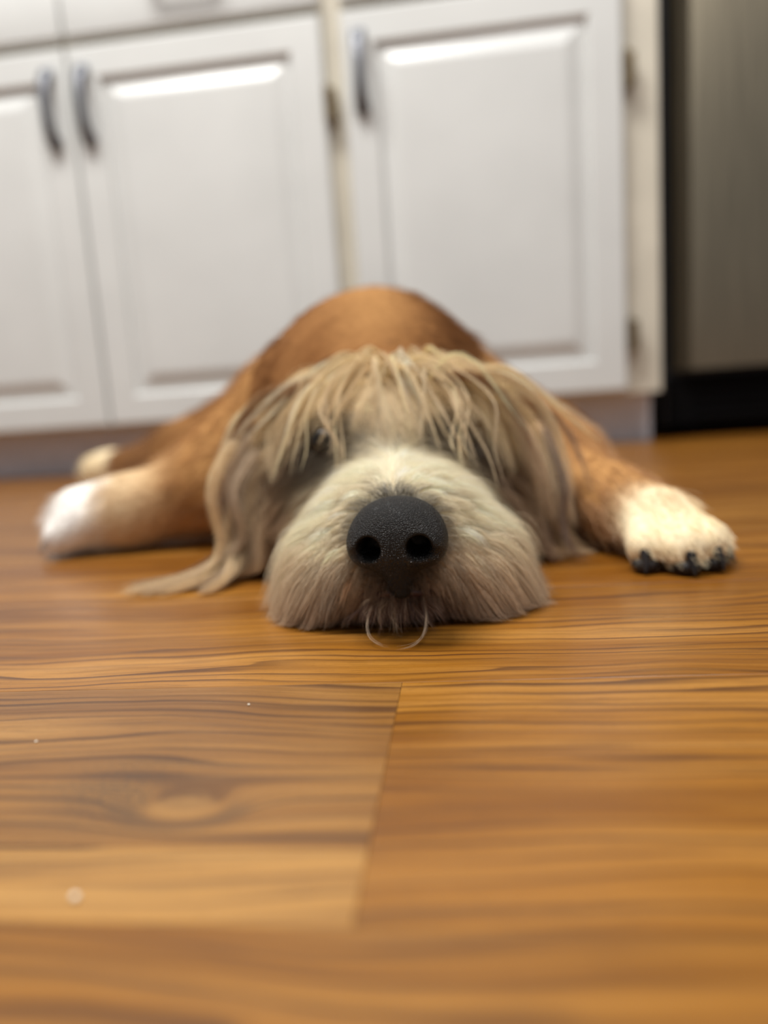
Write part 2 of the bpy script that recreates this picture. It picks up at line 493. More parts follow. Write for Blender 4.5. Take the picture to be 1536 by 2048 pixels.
TORSO = [('c', (-0.075, 0.56, 0.085), (-0.088, 0.72, 0.105), 0.083, 0.090), ('c', (-0.088, 0.72, 0.105), (-0.090, 0.87, 0.115), 0.090, 0.088),
         ('c', (-0.062, 0.56, 0.128), (-0.090, 0.88, 0.176), 0.043, 0.038),
         ('c', (-0.05, 0.46, 0.072), (-0.068, 0.56, 0.092), 0.052, 0.072)]
LEGS = [  # hind legs
        ('c', (-0.160, 0.845, 0.105), (-0.315, 0.800, 0.050), 0.075, 0.044), ('c', (-0.315, 0.800, 0.050), (-0.445, 0.925, 0.036), 0.044, 0.026),
        ('c', (-0.445, 0.925, 0.034), (-0.500, 0.985, 0.032), 0.026, 0.026), ('e', (-0.520, 0.990, 0.032), (0.036, 0.030, 0.026)),
        ('c', (-0.020, 0.840, 0.100), (0.085, 0.735, 0.050), 0.072, 0.040), ('c', (0.085, 0.735, 0.045), (0.042, 0.86, 0.032), 0.036, 0.024), ('c', (0.042, 0.86, 0.030), (0.098, 0.825, 0.026), 0.024, 0.020), ('e', (0.110, 0.818, 0.023), (0.026, 0.022, 0.021)),
        # fore legs
        ('c', (-0.135, 0.575, 0.090), (-0.196, 0.548, 0.048), 0.055, 0.038), ('c', (-0.196, 0.548, 0.042), (-0.262, 0.528, 0.030), 0.036, 0.026),
        ('c', (-0.262, 0.528, 0.029), (-0.296, 0.522, 0.027), 0.026, 0.026),
        ('c', (-0.010, 0.580, 0.088), (0.070, 0.560, 0.046), 0.055, 0.036), ('c', (0.070, 0.560, 0.040), (0.094, 0.462, 0.026), 0.034, 0.022),
        ('c', (0.094, 0.462, 0.026), (0.110, 0.425, 0.021), 0.022, 0.021)]
TOES = []
def add_toe(a, b, r0, r1): TOES.append(('c', a, b, r0, r1))
add_toe((0.104, 0.425, 0.022), (0.096, 0.392, 0.0125), 0.0125, 0.0105)
add_toe((0.112, 0.422, 0.024), (0.114, 0.384, 0.0130), 0.0130, 0.0110)
add_toe((0.116, 0.424, 0.024), (0.127, 0.390, 0.0135), 0.0130, 0.0110)
add_toe((0.116, 0.432, 0.022), (0.135, 0.406, 0.0130), 0.0125, 0.0105)
for i, (dx, dy) in enumerate(((-0.018, -0.020), (-0.028, -0.010), (-0.028, 0.006), (-0.020, 0.020))):
    add_toe((-0.290, 0.522 + dy * 0.7, 0.026), (-0.298 + dx * 0.45, 0.522 + dy, 0.0165), 0.017, 0.014)
HEAD = [('e', (-0.046, 0.450, 0.072), (0.064, 0.066, 0.047)), ('e', (-0.045, 0.430, 0.042), (0.060, 0.050, 0.038)),
        ('c', (-0.039, 0.402, 0.038), (-0.031, 0.322, 0.039), 0.031, 0.026),
        ('e', (-0.057, 0.337, 0.023), (0.024, 0.034, 0.020)), ('e', (-0.006, 0.341, 0.022), (0.024, 0.034, 0.020)),
        ('e', (-0.033, 0.328, 0.014), (0.017, 0.026, 0.012))]
EARS = [('e', (-0.121, 0.446, 0.056), (0.012, 0.030, 0.040), ry(-14)), ('e', (0.036, 0.462, 0.050), (0.012, 0.030, 0.038), ry(14))]
EYES = [(-0.077, 0.3945, 0.0805), (-0.006, 0.4015, 0.0775)]
SOCKETS = [('e', e, (0.017, 0.014, 0.012)) for e in EYES]

def group_sdf(p, prims, k):
    d = None
    lo, hi = p.min(0), p.max(0)
    for pr in prims:
        if pr[0] == 'c': a, b, rr = np.minimum(pr[1], pr[2]), np.maximum(pr[1], pr[2]), max(pr[3], pr[4])
        else: a, b, rr = np.array(pr[1]), np.array(pr[1]), max(pr[2])
        if (a - rr - 0.07 > hi).any() or (b + rr + 0.07 < lo).any(): continue
        if pr[0] == 'c': q = sd_cone(p, *pr[1:])
        else: q = sd_ell(p, pr[1], pr[2], pr[3] if len(pr) > 3 else None)
        d = q if d is None else smin(d, q, k)
    return d if d is not None else np.full(len(p), 0.1, dtype=np.float32)

def dog_groups(p):
    return [group_sdf(p, TORSO, 0.05), group_sdf(p, LEGS, 0.018), group_sdf(p, TOES, 0.004), group_sdf(p, HEAD, 0.018), group_sdf(p, EARS, 0.01)]

def dog_sdf(p):
    t, l, o, h, e = dog_groups(p)
    l = smin(l, o, 0.006)
    h = smin(h, e, 0.016)
    for s in SOCKETS:
        c = sd_ell(p, s[1], s[2]); kk = 0.008
        h = -smin(-h, c + 0.002, kk)
    d = smin(t, l, 0.022)
    d = smin(d, h, 0.02)
    # flattened where it lies on the floor
    return np.maximum(d, 0.0012 - p[:, 2])

def head_sdf(p):
    h = smin(group_sdf(p, HEAD, 0.018), group_sdf(p, EARS, 0.01), 0.016)
    for s in SOCKETS:
        h = -smin(-h, sd_ell(p, s[1], s[2]) + 0.002, 0.008)
    return h

def grid_mesh(fn, lo, hi, vox, chunk=12000):
    lo = np.array(lo, dtype=np.float32); hi = np.array(hi, dtype=np.float32)
    n = np.ceil((hi - lo) / vox).astype(int) + 1
    ax = [lo[i] + vox * np.arange(n[i], dtype=np.float32) for i in range(3)]
    g = np.stack(np.meshgrid(*ax, indexing='ij'), -1).reshape(-1, 3)
    out = np.empty(len(g), dtype=np.float32)
    for i in range(0, len(g), chunk): out[i:i + chunk] = fn(g[i:i + chunk])
    arr = np.clip(out.reshape(n), -4 * vox, 4 * vox)
    grid = openvdb.FloatGrid(4 * vox)
    grid.copyFromArray(np.ascontiguousarray(arr))
    pts, quads = grid.convertToQuads(0.0)
    return pts * vox + lo, quads

def gradient(fn, p, e=0.0015):
    g = np.stack([fn(p + V(e, 0, 0)) - fn(p - V(e, 0, 0)), fn(p + V(0, e, 0)) - fn(p - V(0, e, 0)), fn(p + V(0, 0, e)) - fn(p - V(0, 0, e))], 1)
    return g / (np.linalg.norm(g, axis=1, keepdims=True) + 1e-9)

def np_mesh(name, pts, quads, material, parent, color=None, flip=True):
    base = np.array(world_loc(parent), dtype=np.float32)
    q = np.asarray(quads)[:, ::-1] if flip else np.asarray(quads)
    me = bpy.data.meshes.new(name)
    me.vertices.add(len(pts)); me.vertices.foreach_set('co', (pts - base).astype(np.float32).ravel())
    me.loops.add(q.size); me.loops.foreach_set('vertex_index', q.astype(np.int32).ravel())
    me.polygons.add(len(q)); me.polygons.foreach_set('loop_start', np.arange(0, q.size, 4, dtype=np.int32))
    me.polygons.foreach_set('use_smooth', np.ones(len(q), dtype=bool))
    if color is not None:
        a = me.attributes.new('fur_color', 'FLOAT_COLOR', 'POINT')
        a.data.foreach_set('color', np.concatenate([color, np.ones((len(color), 1))], 1).astype(np.float32).ravel())
    me.materials.append(material)
    me.update(calc_edges=True); me.validate()
    return link(bpy.data.objects.new(name, me), parent)

# ---- coat colours, by place on the body, plus painted shade in the face hollows
C = {k: np.array(lin(*v)) for k, v in dict(rust=(118, 76, 40), gold=(184, 138, 86), tan=(148, 104, 62), cream=(244, 226, 190), white=(250, 247, 242), beige=(222, 198, 158),
     blond=(240, 218, 176), pale=(250, 239, 212), grey=(210, 188, 160), taupe=(138, 108, 92), dark=(44, 35, 30), lip=(70, 46, 42), brown=(122, 84, 52)).items()}
NOSE_C = V(-0.0295, 0.292, 0.0435)
def mixc(a, b, t): t = np.clip(t, 0, 1)[:, None]; return a * (1 - t) + b * t
def sstep(x, a, b): t = np.clip((x - a) / (b - a), 0, 1); return t * t * (3 - 2 * t)

def wobble(p, f, s):   # cheap smooth noise in [-1, 1]
    r = np.random.default_rng(s); out = np.zeros(len(p))
    for k in range(5):
        w = r.normal(size=3) * f * (1 + 0.5 * k); out += np.sin(p @ w + r.uniform(0, 6.28)) / (1 + 0.4 * k)
    return out / 2.6

def coat_color(p, gi):
    n = len(p); x, y, z = p[:, 0], p[:, 1], p[:, 2]
    w = wobble(p, 45, 3)
    torso = mixc(np.tile(C['rust'], (n, 1)), np.tile(C['tan'], (n, 1)), 0.45 + 0.5 * w)
    spine = np.exp(-((x + 0.062 + 0.09 * (y - 0.56)) / 0.030) ** 2) * sstep(z, 0.12, 0.17) * sstep(y, 0.9, 0.6)
    torso = mixc(torso, C['gold'], 0.6 * spine)
    legs = mixc(np.tile(C['gold'], (n, 1)), np.tile(C['rust'], (n, 1)), 0.3 * w + sstep(y, 0.60, 0.80) * 0.6)
    legs = mixc(legs, C['cream'], 0.5 * sstep(x, -0.205, -0.265) * (y < 0.7))
    legs = mixc(legs, C['white'], sstep(x, -0.262, -0.292) * (y < 0.7))                       # white fore paw tip
    legs = mixc(legs, C['cream'], sstep(y, 0.440, 0.412) * (x > 0.05))                        # cream fore paw
    legs = mixc(legs, C['cream'], sstep(x, -0.475, -0.505))
    head = mixc(np.tile(C['beige'], (n, 1)), np.tile(C['blond'], (n, 1)), 0.5 + 0.5 * w)
    dn = np.linalg.norm((p - NOSE_C) * V(1, 0.8, 1), axis=1)
    muz = sstep(y, 0.400, 0.370)
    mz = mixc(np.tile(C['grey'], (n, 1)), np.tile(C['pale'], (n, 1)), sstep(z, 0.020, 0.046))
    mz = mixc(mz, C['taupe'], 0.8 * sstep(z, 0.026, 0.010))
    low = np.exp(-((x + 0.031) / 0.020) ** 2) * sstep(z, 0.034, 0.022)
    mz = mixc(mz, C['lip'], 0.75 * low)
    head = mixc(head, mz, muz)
    head = mixc(head, C['brown'], 0.8 * sstep(y, 0.380, 0.40) * sstep(y, 0.46, 0.43) * sstep(np.abs(x + 0.042), 0.030, 0.045) * sstep(z, 0.080, 0.068))  # shadowed recess between muzzle and ears, painted into the cheek colour
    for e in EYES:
        head = mixc(head, C['dark'], 0.95 * np.exp(-(np.linalg.norm((p - V(*e) - V(0.1 * (-0.042 - e[0]), 0, -0.006)) / V(1.25, 1, 0.95), axis=1) / 0.025) ** 4))  # shade of the sunken eye sockets, painted into the fur colour
    ears = mixc(np.tile(C['tan'], (n, 1)), np.tile(C['beige'], (n, 1)), 0.5 + 0.4 * w)
    sel = [torso, legs, legs, head, ears]
    out = np.zeros((n, 3))
    for i, s in enumerate(sel): out[gi == i] = s[gi == i]
    # soften the seam between head and torso
    dk = np.exp(-(np.maximum(dn - 0.0185, 0) / 0.0055) ** 2)
    hm = (gi == 3)
    out[hm] = mixc(out[hm], C['dark'], 0.92 * dk[hm])
    return out

def skin_material():
    m, nt, b = new_mat('dog_undercoat'); N = Nodes(nt)
    a = N.attr('fur_color').outputs['Color']
    nz = N.noise(N.n('ShaderNodeTexCoord').outputs['Object'], 260, 3)
    N.put(b.inputs['Base Color'], N.mix(N.remap(nz, 0.3, 0.7), N.mix(1.0, a, (0.8, 0.78, 0.75), 'MULTIPLY'), a))
    b.inputs['Roughness'].default_value = 0.9; b.inputs['Specular IOR Level'].default_value = 0.1
    return m
def fur_material():
    m, nt, b = new_mat('dog_fur'); N = Nodes(nt)
    nt.nodes.remove(b)
    a = N.attr('fur_color').outputs['Color']
    d = N.n('ShaderNodeBsdfDiffuse'); N.put(d.inputs[0], a)
    t = N.n('ShaderNodeBsdfTranslucent'); N.put(t.inputs[0], a)
    mx = N.n('ShaderNodeMixShader'); mx.inputs[0].default_value = 0.32
    nt.links.new(d.outputs[0], mx.inputs[1]); nt.links.new(t.outputs[0], mx.inputs[2])
    h = N.n('ShaderNodeBsdfHair', component='Reflection')
    h.inputs['Color'].default_value = (1, 0.97, 0.92, 1); h.inputs['RoughnessU'].default_value = 0.35; h.inputs['RoughnessV'].default_value = 0.6
    m2 = N.n('ShaderNodeMixShader'); m2.inputs[0].default_value = 0.07
    nt.links.new(mx.outputs[0], m2.inputs[1]); nt.links.new(h.outputs[0], m2.inputs[2])
    nt.links.new(m2.outputs[0], nt.nodes['Material Output'].inputs[0])
    return m
M_skin, M_fur = skin_material(), fur_material()

bpts, bquads = grid_mesh(dog_sdf, (-0.63, 0.28, -0.012), (0.20, 1.00, 0.245), 0.0042)
bgi = np.argmin(np.stack(dog_groups(bpts), 1), 1)
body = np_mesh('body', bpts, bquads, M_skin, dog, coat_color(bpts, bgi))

# ---- nose leather: its own finely sculpted volume
def nose_sdf(p):
    q = (p - V(-0.0295, 0.289, 0.0445)) @ rz(-3)
    q[:, 2] -= 0.0
    x, y, z = q[:, 0], q[:, 1], q[:, 2]
    d = sd_ell(q, (0, 0.007, 0.0025), (0.0195, 0.0175, 0.0140))                 # broad rounded top
    d = smin(d, sd_ell(q, (-0.0115, 0.002, -0.0035), (0.0098, 0.0120, 0.0098)), 0.006)   # wings
    d = smin(d, sd_ell(q, (0.0115, 0.002, -0.0035), (0.0098, 0.0120, 0.0098)), 0.006)
    d = smin(d, sd_cone(q, (0, 0.000, -0.007), (0, 0.0040, -0.0225), 0.0095, 0.0050), 0.007)  # tapering shield below
    for s in (-1, 1):
        h = sd_cone(q, (s * 0.0108, -0.012, -0.0032), (s * 0.0085, 0.010, -0.0020), 0.0056, 0.0032)
        h = smin(h, sd_cone(q, (s * 0.0125, -0.013, -0.0056), (s * 0.0208, -0.005, -0.0066), 0.0033, 0.0016), 0.003)  # slit of the wing
        d = -smin(-d, h, 0.0016)
    g = sd_cone(q, (0, -0.0135, -0.0060), (0, -0.0035, -0.0230), 0.0013, 0.0016)   # philtrum groove
    d = -smin(-d, g, 0.0016)
    return d
def nose_material():
    m, nt, b = new_mat('nose_leather'); N = Nodes(nt)
    co = N.n('ShaderNodeTexCoord').outputs['Object']
    vor = N.n('ShaderNodeTexVoronoi', feature='DISTANCE_TO_EDGE'); N.put(vor.inputs['Vector'], co); vor.inputs['Scale'].default_value = 1300
    cell = N.remap(vor.outputs['Distance'], 0.0, 0.35)
    z = N.sep(co)[2]
    warm = N.noise(co, 120, 2)
    col = N.mix(cell, lin(8, 7, 7), N.ramp(warm, [(0.3, lin(26, 24, 22)), (0.7, lin(40, 36, 32))]))
    N.put(b.inputs['Base Color'], col)
    N.put(b.inputs['Roughness'], N.remap(z, 0.036, 0.047, 0.20, 0.62))
    N.put(b.inputs['Normal'], N.bump(cell, 0.7, 0.0007))
    b.inputs['Specular IOR Level'].default_value = 0.4
    return m
npts, nquads = grid_mesh(nose_sdf, (-0.056, 0.268, 0.016), (-0.003, 0.318, 0.068), 0.00055)
nose = np_mesh('nose', npts, nquads, nose_material(), dog)
nose['label'] = 'large black pebbled nose with wet nostrils'

# ---- eyes under the fringe
M_eye = plain('dark_wet_eye', lin(12, 9, 7), 0.28, spec=0.4, noise_amt=0.1, noise_scale=200)
for e in EYES:
    bm = bmesh.new()
    bmesh.ops.create_uvsphere(bm, u_segments=20, v_segments=14, radius=0.0088, matrix=Matrix.Translation(Vector(e) + Vector((0, 0.004, 0))))
    bm_object('eye', bm, M_eye, dog, True)

# ---- mouth line and lower lip
M_lip = plain('dark_lip', lin(62, 34, 32), 0.35, noise_amt=0.15, noise_scale=150)
bm = bmesh.new()
prev = None
for i in range(25):
    t = i / 24 * 2 - 1
    cx = -0.031 + t * 0.026; cy = 0.2985 + 0.020 * t * t; cz = 0.0190 - 0.006 * abs(t) ** 1.3
    rr = 0.0034 * (1 - 0.7 * t * t)
    vs = [bm.verts.new((cx, cy + rr * math.cos(a), cz + 0.75 * rr * math.sin(a))) for a in [k * math.pi / 4 for k in range(8)]]
    if prev:
        for k in range(8): bm.faces.new((prev[k], prev[(k + 1) % 8], vs[(k + 1) % 8], vs[k]))
    else: bm.faces.new(vs)
    prev = vs
bm.faces.new(prev[::-1])
bm_object('lip', bm, M_lip, dog, True)

# ---- claws of the cream paw and the white paw
M_claw = plain('dark_claw', lin(30, 25, 24), 0.3, noise_amt=0.2, noise_scale=100)
for pr in TOES:
    a, b = Vector(pr[1]), Vector(pr[2]); r1 = pr[4]
    d = (b - a); d.z = 0; d.normalize()
    bm = bmesh.new(); prev = None
    start = b + d * (r1 * 0.62) + Vector((0, 0, -0.003))
    for i in range(7):
        t = i / 6
        c = start + d * (0.0085 * t) + Vector((0, 0, 0.0025 - 0.0150 * t * t * 0.75))
        c.z = max(c.z, 0.0022)
        rr = 0.0036 * (1 - t) ** 0.7 + 0.0004
        side = Vector((-d.y, d.x, 0))
        vs = [bm.verts.new(c + side * (rr * math.cos(q)) + Vector((0, 0, 1)) * (rr * 1.2 * math.sin(q))) for q in [k * math.pi / 4 for k in range(8)]]
        if prev:
            for k in range(8): bm.faces.new((prev[k], prev[(k + 1) % 8], vs[(k + 1) % 8], vs[k]))
        else: bm.faces.new(vs)
        prev = vs
    bm.faces.new(prev[::-1])
    bm_object('claw', bm, M_claw, dog, True)
M_pad = plain('black_paw_pad', lin(28, 24, 25), 0.6, noise_amt=0.2, noise_scale=200)
for pr in TOES[:4]:
    b = Vector(pr[2]); a = Vector(pr[1]); d = (b - a); d.z = 0; d.normalize()
    bm = bmesh.new()
    bmesh.ops.create_uvsphere(bm, u_segments=12, v_segments=8, radius=1.0)
    for v in bm.verts: v.co = Vector((v.co.x * 0.0075, v.co.y * 0.0080, v.co.z * 0.0045)) + b + d * 0.0048 + Vector((0, 0, 0.0048 - b.z))
    bm_object('paw_pad', bm, M_pad, dog, True)

# ---- fur: strands grown along the coat, kept outside the body and above the floor
tri = np.concatenate([bquads[:, [0, 1, 2]], bquads[:, [0, 2, 3]]])
ta, tb, tc = bpts[tri[:, 0]], bpts[tri[:, 1]], bpts[tri[:, 2]]
tarea = 0.5 * np.linalg.norm(np.cross(tb - ta, tc - ta), axis=1)
tcen = (ta + tb + tc) / 3
tgi = np.argmin(np.stack(dog_groups(tcen), 1), 1)
tnose = nose_sdf(tcen)

def sample_roots(n, weight):
    w = tarea * weight; w = w / w.sum()
    idx = rng.choice(len(tri), n, p=w)
    u, v = rng.random((2, n)); f = u + v > 1; u[f] = 1 - u[f]; v[f] = 1 - v[f]
    p = ta[idx] + (tb[idx] - ta[idx]) * u[:, None] + (tc[idx] - ta[idx]) * v[:, None]
    return p.astype(np.float32), tgi[idx]

def unit(v): return v / (np.linalg.norm(v, axis=1, keepdims=True) + 1e-9)

def grow(roots, normals, comb, length, pts=8, lift=0.5, gravity=0.3, gpow=1.0, wave=0.0, wfreq=2.0, keep=0.0015, jitter=0.12, collide=True):
    n = len(roots)
    P = np.zeros((n, pts, 3), dtype=np.float32); P[:, 0] = roots
    jit = rng.normal(size=(n, 3)) * jitter
    ph = rng.uniform(0, 6.28, n); wd = unit(rng.normal(size=(n, 3)))
    L = length if isinstance(length, np.ndarray) else np.full(n, length)
    G = gravity if isinstance(gravity, np.ndarray) else np.full(n, gravity)
    LF = lift if isinstance(lift, np.ndarray) else np.full(n, lift)
    step = (L / (pts - 1))[:, None]
    p = roots.copy()
    for i in range(1, pts):
        t = i / (pts - 1)
        c = comb(p, t) if callable(comb) else comb
        d = unit(c) + normals * (LF * (1 - t) ** 1.5)[:, None] + V(0, 0, -1) * (G * t ** gpow)[:, None] + jit
        if wave: d = d + wd * (wave * np.sin(ph + wfreq * 6.28 * t))[:, None]
        p = p + unit(d) * step
        if collide:
            sd = np.minimum(head_sdf(p), nose_sdf(p))
            bad = sd < keep
            if bad.any():
                g = gradient(head_sdf, p[bad])
                p[bad] += g * (keep - sd[bad])[:, None]
        p[:, 2] = np.maximum(p[:, 2], 0.0012 + 0.0008 * rng.random(n))
        P[:, i] = p
    return P

def clump(P, n_guides, amount, power=0.7, along=None):
    n = len(P); gidx = rng.choice(n, n_guides, replace=False)
    gr = P[gidx, 0]
    near = np.empty(n, dtype=int)
    for i in range(0, n, 4000):
        dd = ((P[i:i + 4000, 0][:, None] - gr[None]) ** 2).sum(2); near[i:i + 4000] = dd.argmin(1)
    t = np.linspace(0, 1, P.shape[1])[None, :, None] ** power
    am = amount * (0.7 + 0.3 * rng.random(n))[:, None, None]
    Gd = P[gidx][near]
    return P + (Gd - P) * t * am, near

def fur(name, P, color, r_root, r_tip=0.25, label=None):
    n, k, _ = P.shape
    base = np.array(world_loc(dog), dtype=np.float32)
    cu = bpy.data.hair_curves.new(name)
    cu.add_curves([k] * n)
    cu.position_data.foreach_set('vector', (P - base).astype(np.float32).ravel())
    t = np.linspace(0, 1, k)
    prof = (1 - t ** 2.2) * (1 - r_tip) + r_tip
    rad = (r_root * (0.7 + 0.6 * rng.random(n)))[:, None] * prof[None]
    a = cu.attributes.get('radius') or cu.attributes.new('radius', 'FLOAT', 'POINT')
    a.data.foreach_set('value', rad.astype(np.float32).ravel())
    a = cu.attributes.new('fur_color', 'FLOAT_COLOR', 'CURVE')
    a.data.foreach_set('color', np.concatenate([np.clip(color, 0.001, 0.95), np.ones((n, 1))], 1).astype(np.float32).ravel())
    cu.materials.append(M_fur)
    o = link(bpy.data.objects.new(name, cu), dog)
    if label: o['label'] = label
    return o

def vary(c, amt=0.14): return c * np.exp(rng.normal(size=(len(c), 1)) * amt)

# torso coat: short and smooth, lying back and down
def comb_body(p, t):
    c = np.zeros_like(p); c[:, 1] = 1.0
    c[:, 0] = np.clip((p[:, 0] + 0.085) * 6, -1, 1); c[:, 2] = -0.5
    return c
r, gi = sample_roots(52000, (tgi == 0) * (tcen[:, 2] > 0.01))
nn = gradient(dog_sdf, r)
P = grow(r, nn, comb_body, 0.020 * (0.7 + 0.6 * rng.random(len(r))), pts=5, lift=0.55, gravity=0.25, collide=False, jitter=0.22)
P, _ = clump(P, 2500, 0.25)
fur('body_fur', P, vary(coat_color(r, gi)), 0.00016)

# legs and paws
def comb_leg(p, t):
    c = np.zeros_like(p); c[:, 2] = -0.35
    left = p[:, 0] < -0.09
    c[:, 0] = np.where(left, -1.0, 0.35); c[:, 1] = np.where(left, -0.1, np.where(p[:, 1] < 0.6, -0.9, 0.4))
    return c
r, gi = sample_roots(34000, ((tgi == 1) | (tgi == 2)) * (tcen[:, 2] > 0.004) * np.where(tcen[:, 0] > 0.05, 2.0, 1.0))
nn = gradient(dog_sdf, r)
ln = np.where(gi == 2, 0.006, 0.013) * (0.7 + 0.6 * rng.random(len(r)))
P = grow(r, nn, comb_leg, ln, pts=5, lift=0.45, gravity=0.2, collide=False, jitter=0.2)
P, _ = clump(P, 2000, 0.25)
fur('leg_fur', P, vary(coat_color(r, gi), 0.10), 0.00013)

# muzzle: combed away from the nose, parted along the bridge, drooping at the sides
MID = lambda p: p[:, 0] + 0.0295 + 0.10 * (p[:, 1] - 0.29)
def comb_muzzle(p, t):
    v = p - NOSE_C
    c = unit(v * V(1, 0.9, 1))
    m = MID(p)
    c[:, 0] += 0.9 * np.tanh(m / 0.012) * sstep(p[:, 2], 0.03, 0.055)
    c[:, 1] += 0.25
    c[:, 0] += 0.75 * np.tanh(m / 0.02) * sstep(p[:, 2], 0.022, 0.004)
    c[:, 2] += -0.55 * np.abs(np.tanh(m / 0.02)) * t - 0.3 * sstep(p[:, 2], 0.04, 0.025)
    return c
muz_w = (tgi == 3) * sstep(tcen[:, 1], 0.402, 0.385) * (tnose > 0.0006) * (tcen[:, 2] > 0.003)
r, gi = sample_roots(52000, muz_w)
nn = gradient(head_sdf, r)
dn = np.linalg.norm(r - NOSE_C, axis=1)
side = np.abs(np.tanh(MID(r) / 0.03))
ln = 0.005 + 0.033 * sstep(dn, 0.018, 0.050) * (0.55 + 0.45 * side)
ln *= (0.65 + 0.6 * rng.random(len(r))) * (0.35 + 0.40 * sstep(side, 0.5, 0.8) + (0.65 - 0.40 * sstep(side, 0.5, 0.8)) * sstep(r[:, 2], 0.006, 0.034))
P = grow(r, nn, comb_muzzle, ln, pts=9, lift=0.24 + 0.60 * side, gravity=0.30 + 0.9 * side, jitter=0.14, wave=0.14, wfreq=1.0)
P, near = clump(P, 1400, 0.55, 0.9)
cg = vary(np.ones((1400, 1)), 0.14)[near]
fur('muzzle_fur', P, vary(coat_color(r, gi), 0.10) * cg, 0.00007, label='cream muzzle whiskers combed away from the nose')

# cheeks and skull: an even coat under the fringe
HC = V(-0.046, 0.46, 0.07)
def comb_head(p, t):
    v = p - HC
    c = np.zeros_like(p)
    c[:, 0] = 1.0 * np.tanh((p[:, 0] + 0.045) / 0.03); c[:, 1] = -0.35; c[:, 2] = -0.55
    return c
hw = (tgi == 3) * sstep(tcen[:, 1], 0.385, 0.402) * (tcen[:, 2] > 0.004)
eye_d = np.min([np.linalg.norm(tcen - V(*e), axis=1) for e in EYES], axis=0)
hw = hw * sstep(eye_d, 0.008, 0.013)
r, gi = sample_roots(30000, hw)
nn = gradient(head_sdf, r)
ed = np.min([np.linalg.norm(r - V(*e), axis=1) for e in EYES], axis=0)
ln = (0.007 + 0.021 * sstep(ed, 0.022, 0.042)) * (0.7 + 0.6 * rng.random(len(r)))
P = grow(r, nn, comb_head, ln, pts=8, lift=0.5, gravity=0.5, wave=0.15, wfreq=0.8, collide=True)
P, near = clump(P, 700, 0.6, 0.8)
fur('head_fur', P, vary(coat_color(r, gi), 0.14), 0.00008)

# ears: long hanging hair that reaches the floor
def comb_ear(p, t):
    s = np.where(p[:, 0] < -0.045, -1.0, 1.0)
    c = np.zeros_like(p); c[:, 0] = 0.22 * s; c[:, 1] = -0.22; c[:, 2] = -1.0
    lowz = sstep(p[:, 2], 0.016, 0.004)
    c[:, 0] += s * lowz * 2.2; c[:, 2] += 0.9 * lowz
    return c
r, gi = sample_roots(17000, (tgi == 4) * 1.0)
nn = gradient(head_sdf, r)
ln = 0.050 * (0.6 + 0.7 * rng.random(len(r)))
P = grow(r, nn, comb_ear, ln, pts=10, lift=0.45, gravity=0.3, wave=0.20, wfreq=0.9, jitter=0.08, collide=True)
P, near = clump(P, 150, 0.75, 0.8)
cg = vary(np.ones((150, 1)), 0.16)[near]
fur('ear_fur', P, vary(coat_color(r, gi), 0.12) * cg, 0.00009)

# hand-laid locks: fringe over the eyes, ear tassels on the floor, beard
def lock(path, count, spread, color, taper=0.12, pts=12, cvar=0.12):
    """a lock of hair along a smooth path of world points"""
    path = np.array(path, dtype=np.float64)
    # Catmull-Rom through the points
    q = np.vstack([2 * path[0] - path[1], path, 2 * path[-1] - path[-2]])
    ts = np.linspace(0, len(path) - 1 - 1e-6, pts); out = []
    for t in ts:
        i = int(t); f = t - i; p0, p1, p2, p3 = q[i:i + 4]
        out.append(0.5 * ((2 * p1) + (-p0 + p2) * f + (2 * p0 - 5 * p1 + 4 * p2 - p3) * f * f + (-p0 + 3 * p1 - 3 * p2 + p3) * f ** 3))
    out = np.array(out)
    off = rng.normal(size=(count, 3)) * spread
    tt = np.linspace(0, 1, pts)
    wprof = np.maximum(taper, 1 - tt ** 0.8) + 0.15 * np.sin(tt * 3.1)
    ln = 0.75 + 0.30 * rng.random(count)
    P = np.empty((count, pts, 3), dtype=np.float32)
    curl = rng.normal(size=(count, 3)) * spread * 0.8
    for c in range(3):
        tq = tt[None] * ln[:, None]
        P[:, :, c] = np.interp(tq.ravel(), tt, out[:, c]).reshape(count, pts) + off[:, c:c + 1] * wprof[None] + curl[:, c:c + 1] * (tt ** 2)[None]
    P[:, :, 2] = np.maximum(P[:, :, 2], 0.0013)
    col = vary(np.tile(np.array(color), (count, 1)) * math.exp(rng.normal() * 0.10), cvar)
    return P, col

def lock_set(name, specs, r_root, label=None):
    Ps, Cs = zip(*[lock(*s) for s in specs])
    return fur(name, np.concatenate(Ps), np.concatenate(Cs), r_root, label=label)

specs = []
def drop(x0, y0):                                              # height of the skull under a point
    zz = np.linspace(0.14, 0.03, 80); pp = np.stack([np.full(80, x0), np.full(80, y0), zz], 1).astype(np.float32)
    inside = head_sdf(pp) < 0.0
    return zz[int(np.argmax(inside))] if inside.any() else None
def lay(path, need):                                           # lay a lock over the face, not through it
    path = np.array(path, dtype=np.float64)
    for it in range(6):
        q = path.astype(np.float32); sdp = head_sdf(q); g = gradient(head_sdf, q)
        push = np.maximum(need - sdp, 0); push[0] = 0
        path = path + g * push[:, None]
    return path
